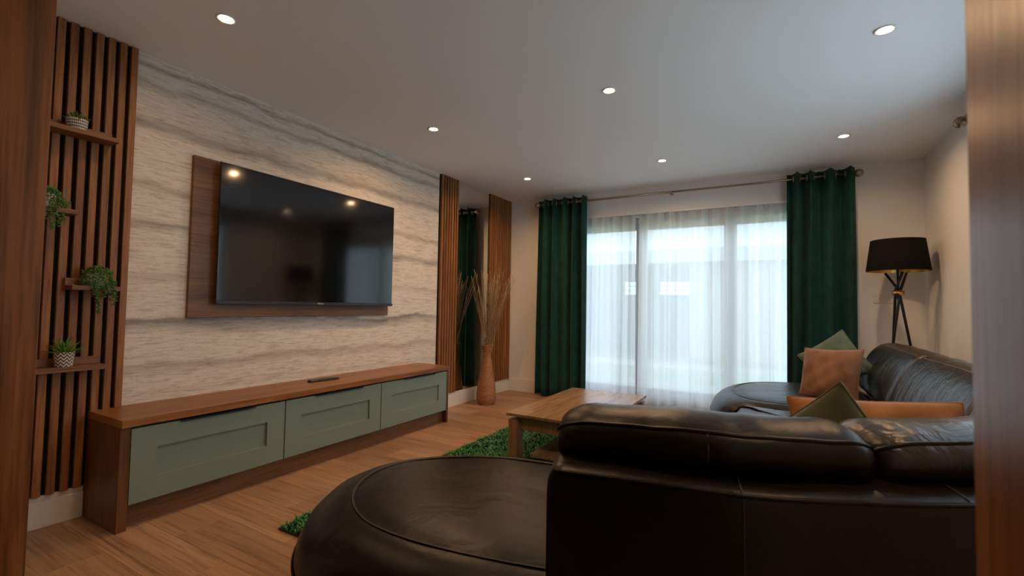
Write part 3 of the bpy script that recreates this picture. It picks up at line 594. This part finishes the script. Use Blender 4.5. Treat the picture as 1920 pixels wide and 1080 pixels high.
# ------------------------------------------------------------------ leather corner sofa
sofa = empty('corner_sofa', (3.3, 2.6, 0), 'large dark brown leather corner sofa with rounded chaise ends', 'sofa')
ctrl = [(2.55, 0.905), (2.70, 0.935), (2.93, 0.978), (3.10, 1.050), (3.28, 1.150), (3.50, 1.315), (3.69, 1.55), (3.82, 1.85), (3.885, 2.2), (3.90, 2.7), (3.90, 3.5), (3.90, 4.6)]
def catmull(P, per=24):
    P = [np.array(p, float) for p in P]; Q = [2*P[0]-P[1]] + P + [2*P[-1]-P[-2]]; out = []
    for i in range(1, len(Q)-2):
        for k in range(per):
            t = k/per; a, b, c, d = Q[i-1], Q[i], Q[i+1], Q[i+2]
            out.append(0.5*((2*b)+(-a+c)*t+(2*a-5*b+4*c-d)*t*t+(-a+3*b-3*c+d)*t**3))
    out.append(P[-1]); return np.array(out)
PTH = catmull(ctrl); SEG = np.linalg.norm(np.diff(PTH, axis=0), axis=1); ARC = np.concatenate([[0], np.cumsum(SEG)]); LEN = ARC[-1]
def pat(s):
    p = np.array([np.interp(s, ARC, PTH[:, 0]), np.interp(s, ARC, PTH[:, 1])]); e = 0.03
    a = np.array([np.interp(max(0, s-e), ARC, PTH[:, i]) for i in (0, 1)]); b = np.array([np.interp(min(LEN, s+e), ARC, PTH[:, i]) for i in (0, 1)]); t = (b-a)/np.linalg.norm(b-a); return p, np.array([-t[1], t[0]]), t
def s_at(x=None, y=None):
    i = int(np.argmin(np.abs(PTH[:, 0]-x) if x is not None else np.abs(PTH[:, 1]-y) + (PTH[:, 0] < 3.6)*9)); return ARC[i]
def pt(s, n, z): p, nn, t = pat(s); q = p+nn*n; return (q[0], q[1], z)
back_prof = [(0.025, 0.07), (0.004, 0.20), (0.0, 0.45), (0.0, 0.66), (0.003, 0.705), (0.014, 0.722), (0.05, 0.732), (0.13, 0.742), (0.20, 0.738), (0.225, 0.70), (0.23, 0.45), (0.23, 0.20), (0.21, 0.07)]
def smooth_prof(pr, per=3):
    n = len(pr); out = []
    for i in range(n):
        a, b, c, d = [np.array(pr[(i+k) % n]) for k in (-1, 0, 1, 2)]
        for k in range(per):
            t = k/per; out.append(0.5*((2*b)+(-a+c)*t+(2*a-5*b+4*c-d)*t*t+(-a+3*b-3*c+d)*t**3))
    return out
def sweep_cushion(name, s0, s1, prof, mat, parent, ends=0.07, step=0.03, puffy=0.0, wr=0.0, seed=0, cen=None, minscale=0.55):
    pr = smooth_prof(prof); cen = np.mean(pr, axis=0) if cen is None else np.array(cen); n = max(8, int((s1-s0)/step)); rings = []; rg = np.random.default_rng(seed); ph = rg.uniform(0, 6.28, 8)
    ss = list(np.linspace(s0, s1, n)); extra = [s0+ends*k for k in (0.04, 0.12, 0.3, 0.6)]+[s1-ends*k for k in (0.04, 0.12, 0.3, 0.6)]; ss = sorted(set([round(float(x), 5) for x in ss+extra]))
    for s in ss:
        e = min(s-s0, s1-s)/ends; k = 1.0 if e >= 1 else minscale+(1-minscale)*math.sqrt(max(0, 1-(1-e)**2)); ring = []; u = (s-s0)/(s1-s0)
        for j, q in enumerate(pr):
            d = q-cen; w = 1.0+puffy*(math.sin(math.pi*u)-0.6)
            if wr: w += wr*(math.sin(9*u+ph[0]+d[1]*22)*.5+math.sin(23*u+ph[1]-d[1]*30+d[0]*15)*.35+math.sin(47*u+ph[2]+d[1]*14)*.2)
            qq = cen+d*k*w; ring.append(pt(s, qq[0], qq[1]))
        rings.append(ring)
    o = loft(name, rings, mat, parent)
    def line(n, z):
        j = int(np.argmin([np.hypot(q[0]-n, q[1]-z) for q in pr])); return [r[j] for r in rings]
    return o, line
bk, _ = sweep_cushion('back_frame', 0.0, LEN, back_prof, 'leather', sofa, ends=0.03, step=0.035, minscale=0.88)
tube('seam', [pt(s, 0.005, 0.7185) for s in np.linspace(0.015, LEN-0.02, 110)], 0.0042, 'leather', bk, n=6)
for sx in (s_at(x=2.925), s_at(x=3.285), s_at(y=2.35), s_at(y=3.5)):
    tube('seam', [pt(sx, n, z) for n, z in ((0.003, 0.12), (-0.001, 0.3), (-0.001, 0.45), (-0.001, 0.66), (0.002, 0.705), (0.014, 0.723), (0.05, 0.7335), (0.12, 0.742))], 0.0022, 'leather_seam', bk, n=6)
cush = [(0.075, 0.738), (0.052, 0.765), (0.05, 0.79), (0.066, 0.812), (0.10, 0.829), (0.15, 0.836), (0.205, 0.828), (0.25, 0.80), (0.29, 0.75), (0.335, 0.66), (0.365, 0.57), (0.365, 0.50), (0.33, 0.472), (0.26, 0.475), (0.245, 0.55), (0.24, 0.66), (0.225, 0.725), (0.15, 0.745)]
cb = [(0.004, s_at(x=3.185)), (s_at(x=3.19), s_at(y=2.30)), (s_at(y=2.31), s_at(y=3.42)), (s_at(y=3.43), LEN-0.005)]
for i, (a, b) in enumerate(cb):
    c, line = sweep_cushion('back_cushion', a, b, cush, 'leather_creased' if i else 'leather', sofa, ends=0.075, step=0.018, puffy=0.06, wr=0.026, seed=20+i, cen=(0.19, 0.70), minscale=0.72)
    tube('seam', line(0.066, 0.812), 0.0045, 'leather', c, n=6); tube('stitching', line(0.225, 0.818), 0.0022, 'leather_thread', c, n=5)
    if i == 0:
        sx = s_at(x=2.86); tube('seam', [pt(sx, n, z) for n, z in ((0.07, 0.74), (0.047, 0.765), (0.045, 0.79), (0.06, 0.814))], 0.003, 'leather_seam', c, n=6)
def closed_smooth(P, m=96):
    n = len(P); P = [np.array(p, float) for p in P]; out = []
    for i in range(n):
        a, b, c, d = P[i-1], P[i], P[(i+1) % n], P[(i+2) % n]
        for k in range(16):
            t = k/16; out.append(0.5*((2*b)+(-a+c)*t+(2*a-5*b+4*c-d)*t*t+(-a+3*b-3*c+d)*t**3))
    out = np.array(out+[out[0]]); s = np.concatenate([[0], np.cumsum(np.linalg.norm(np.diff(out, axis=0), axis=1))]); q = np.linspace(0, s[-1], m, endpoint=False)
    out = np.stack([np.interp(q, s, out[:, 0]), np.interp(q, s, out[:, 1])], 1)
    if 0.5*np.sum(out[:, 0]*np.roll(out[:, 1], -1)-np.roll(out[:, 0], -1)*out[:, 1]) < 0: out = out[::-1]
    return out
def inset(P, d):
    t = np.roll(P, -1, 0)-np.roll(P, 1, 0); t /= np.linalg.norm(t, axis=1)[:, None]; n = np.stack([-t[:, 1], t[:, 0]], 1); Q = P+n*d
    for _ in range(int(d*60)): Q = 0.5*Q+0.25*(np.roll(Q, 1, 0)+np.roll(Q, -1, 0))
    return Q
def padded(name, outline, rings, mat, parent, seams=(), wrk=0.0, seed=0, m=110):
    P = closed_smooth(outline, m); R = []; c = P.mean(0); rg = np.random.default_rng(seed); ph = rg.uniform(0, 6.28, 6)
    for d, z in rings:
        Q = inset(P, d) if d < 0.26 else inset(P, 0.25)+(c-inset(P, 0.25))*min(0.97, (d-0.25)/0.25)
        R.append([(x, y, z+(wrk*(math.sin(x*17+y*9+ph[0])+0.6*math.sin(x*8-y*23+ph[1])+.4*math.sin(x*37+y*31+ph[2])) if d >= 0.16 else 0)) for x, y in Q])
    o = loft(name, R, mat, parent, cap0=True, cap1=True)
    for d, z, r, mt in seams: tube('seam', [(x, y, z) for x, y in inset(P, d)], r, mt, o, n=6, closed=True)
    return o
rim = [(0.05, 0.085), (0.02, 0.10), (0.004, 0.16), (0.0, 0.24), (0.0, 0.30), (0.006, 0.345), (0.028, 0.392), (0.065, 0.428), (0.11, 0.450), (0.145, 0.459), (0.16, 0.4575), (0.17, 0.459), (0.19, 0.464), (0.23, 0.470), (0.30, 0.474), (0.38, 0.475), (0.45, 0.474), (0.49, 0.474)]
near_out = [(2.92, 1.02), (2.72, 0.90), (2.52, 0.835), (2.30, 0.79), (2.10, 0.775), (1.92, 0.80), (1.76, 0.885), (1.64, 1.01), (1.565, 1.16), (1.55, 1.32), (1.60, 1.47), (1.70, 1.60), (1.84, 1.71), (2.02, 1.785), (2.25, 1.82), (2.60, 1.825), (2.92, 1.80), (2.97, 1.4)]
padded('chaise_seat', near_out, rim, 'leather', sofa, [(0.16, 0.4585, 0.0035, 'leather'), (0.157, 0.4615, 0.0012, 'leather_thread'), (-0.001, 0.315, 0.0035, 'leather')], 0.0010, 1)
far_out = [(3.62, 4.70), (3.30, 4.765), (3.00, 4.73), (2.76, 4.60), (2.60, 4.38), (2.535, 4.10), (2.545, 3.82), (2.63, 3.56), (2.80, 3.41), (3.10, 3.37), (3.62, 3.37), (3.68, 4.0)]
padded('chaise_seat', far_out, rim, 'leather', sofa, [(0.16, 0.4585, 0.0035, 'leather'), (0.157, 0.4615, 0.0012, 'leather_thread'), (-0.001, 0.315, 0.0035, 'leather')], 0.0010, 2)
seat_r = [(0.04, 0.10), (0.008, 0.13), (0.0, 0.24), (0.0, 0.36), (0.012, 0.41), (0.04, 0.445), (0.09, 0.463), (0.16, 0.470), (0.25, 0.473), (0.35, 0.474), (0.48, 0.474)]
padded('seat_cushion', [(2.80, 3.355), (3.60, 3.355), (3.64, 3.30), (3.64, 2.48), (3.60, 2.42), (2.80, 2.42), (2.745, 2.48), (2.735, 2.9), (2.745, 3.30)], seat_r, 'leather', sofa, [], 0.0015, 3, m=120)
tube('seam', [(2.752, 2.95, 0.30), (2.733, 2.95, 0.36), (2.75, 2.95, 0.413), (2.778, 2.95, 0.449), (2.83, 2.95, 0.468), (2.93, 2.95, 0.475), (3.3, 2.95, 0.477)], 0.003, 'leather_seam', sofa, n=6)
padded('seat_cushion', [(2.70, 1.16), (3.05, 1.22), (3.32, 1.40), (3.54, 1.70), (3.63, 2.05), (3.63, 2.38), (3.55, 2.405), (2.85, 2.405), (2.76, 2.36), (2.72, 2.10), (2.66, 1.95), (2.66, 1.45)], seat_r, 'leather', sofa, [], 0.0015, 4, m=120)
for x, yy in ((2.66, 4.0), (2.9, 4.55), (3.78, 4.5), (2.86, 2.5), (3.75, 2.5), (1.75, 1.3), (2.3, 1.65), (2.3, 0.95), (3.0, 1.12), (3.55, 1.5)):
    lathe('foot', (x, yy, 0), [(0.02, 0.0), (0.024, 0.004), (0.03, 0.11)], 'steel', sofa, n=14)

# ------------------------------------------------------------------ scatter cushions
def pillow(name, c, right, up, w, h, th, mat, label, seed, pinch=0.07):
    r = Vector(right).normalized(); u = (Vector(up)-r*Vector(up).dot(r)).normalized(); nrm = r.cross(u); C = Vector(c); p = empty(name, tuple(c), label, 'cushion', 'scatter cushions on the sofa')
    rg = np.random.default_rng(seed); ph = rg.uniform(0, 6.28, 6); n = 26; V = []; F = []; edge = []
    def P(a, b, side):
        ea, eb = 1-abs(a)**2.2, 1-abs(b)**2.2; hgt = th/2*(max(0, ea)*max(0, eb))**0.5*(1+.10*math.sin(4*a+ph[0])*math.cos(3*b+ph[1])+.06*math.sin(11*a+ph[2]+5*b)+.05*math.sin(9*b-7*a+ph[3])+.03*math.sin(23*a+3*b+ph[4]))
        x = a*w/2*(1-pinch*(1-b*b)); y = b*h/2*(1-pinch*(1-a*a)); return C+r*x+u*y+nrm*(hgt*side)
    for side in (1, -1):
        k = len(V)
        for i in range(n+1):
            for j in range(n+1):
                a, b = math.sin(math.pi/2*(2*i/n-1)), math.sin(math.pi/2*(2*j/n-1)); V.append(tuple(P(a, b, side)))
        for i in range(n):
            for j in range(n):
                q = (k+i*(n+1)+j, k+i*(n+1)+j+1, k+(i+1)*(n+1)+j+1, k+(i+1)*(n+1)+j); F.append(q if side == 1 else q[::-1])
    cv = mo('cover', V, F, mat, p, smooth=True)
    bm = bmesh.new(); bm.from_mesh(cv.data); bmesh.ops.remove_doubles(bm, verts=bm.verts, dist=1e-5); bmesh.ops.recalc_face_normals(bm, faces=bm.faces); bm.to_mesh(cv.data); bm.free()
    ts = np.linspace(-1, 1, 22)
    for t in ts[:-1]: edge.append(P(t, -1, 1))
    for t in ts[:-1]: edge.append(P(1, t, 1))
    for t in ts[:-1]: edge.append(P(-t, 1, 1))
    for t in ts[:-1]: edge.append(P(-1, -t, 1))
    tube('piping', [tuple(e) for e in edge], 0.005, mat, p, n=6, closed=True)
pillow('scatter_cushion', (3.36, 4.25, 0.685), (0.881, -0.133, 0.66), (-0.564, 0.485, 0.95), 0.36, 0.36, 0.12, 'velvet_sage', 'sage green velvet cushion tucked behind the rust cushion', 1)
pillow('scatter_cushion', (3.30, 3.93, 0.620), (0.83, -0.52, 0.05), (0.22, 0.25, 0.95), 0.385, 0.385, 0.16, 'velvet_rust', 'square rust brown velvet cushion standing on the far sofa seat', 2)
pillow('scatter_cushion', (3.295, 2.20, 0.585), (1.0, 0.0, 0.065), (0.0, 0.42, 0.9), 0.545, 0.31, 0.16, 'velvet_amber', 'long amber velvet lumbar cushion in the sofa corner', 3, 0.06)
pillow('scatter_cushion', (3.09, 1.475, 0.634), (0.838, -0.158, 0.70), (-0.609, 0.344, 0.93), 0.35, 0.35, 0.13, 'velvet_olive', 'olive green velvet cushion tipped on its corner above the near sofa back', 4)

# ------------------------------------------------------------------ floor lamp, socket
LX, LY = 3.835, 4.80
lp = empty('floor_lamp', (LX, LY, 0), 'black tripod floor lamp with a dark drum shade lined in gold', 'floor lamp')
def lamp():
    n = 48; z0, z1, r0, r1 = 1.400, 1.652, 0.208, 0.176
    lathe('shade', (LX, LY, 0), [(r0, z0), (r1, z1), (r1-0.002, z1), (r0-0.002, z0)], 'shade_black', lp, n=n, cap0=False, cap1=False)
    lathe('shade_lining', (LX, LY, 0), [(r0-0.0028, z0+0.0005), (r1-0.0028, z1-0.0005), (r1-0.0036, z1-0.0005), (r0-0.0036, z0+0.0005)], 'shade_gold', lp, n=n, cap0=False, cap1=False)
    tube('stem', [(LX, LY, 1.17), (LX, LY, 1.50)], 0.008, 'black_metal', lp, n=12); lathe('lampholder', (LX, LY, 1.50), [(0.018, 0), (0.02, 0.01), (0.02, 0.05), (0.014, 0.055)], 'black_plastic', lp, n=16)
    lathe('bulb', (LX, LY, 1.552), [(0.012, 0), (0.014, 0.012), (0.028, 0.04), (0.03, 0.055), (0.022, 0.078), (0.002, 0.088)], 'white_plastic', lp, n=18)
    V, F = merge([tubed([(LX, LY, 1.63), (LX+0.176*math.cos(a), LY+0.176*math.sin(a), 1.645)], 0.0025, 6) for a in (0, 2.09, 4.19)]); mo('spider', V, F, 'black_metal', lp)
    lathe('collar', (LX, LY, 1.205), [(0.030, 0), (0.041, 0.0), (0.041, 0.036), (0.030, 0.036)], 'brass', lp, n=28)
    for az in (3.85, 5.75, 1.75):
        f = (LX+0.205*math.cos(az), LY+0.205*math.sin(az), 0.0); m = (LX+0.018*math.cos(az+1.2), LY+0.018*math.sin(az+1.2), 1.20); m2 = (LX+0.018*math.cos(az+1.5), LY+0.018*math.sin(az+1.5), 1.24); t = (LX-0.085*math.cos(az), LY-0.085*math.sin(az), 1.388)
        tube('leg', [f, m, m2, t], 0.0098, 'black_metal', lp, n=12)
lamp()
sk = empty('wall_socket', (3.80, D, 1.14), 'white double wall socket plate behind the floor lamp', 'wall socket')
box('plate', 3.728, 3.874, D-0.008, D-0.0005, 1.145, 1.231, 'white_plastic', sk, bevel=0.003)
boxes('switch', [(3.765, 3.777, D-0.0105, D-0.0082, 1.205, 1.222), (3.825, 3.837, D-0.0105, D-0.0082, 1.205, 1.222)], 'gloss_white', sk)
boxes('pin_hole', [(x+dx, x+dx+w, D-0.0088, D-0.0082, z, z+h) for x in (3.77, 3.832) for dx, w, z, h in ((-0.012, 0.007, 1.166, 0.004), (0.006, 0.007, 1.166, 0.004), (-0.001, 0.004, 1.182, 0.008))], 'black_plastic', sk)
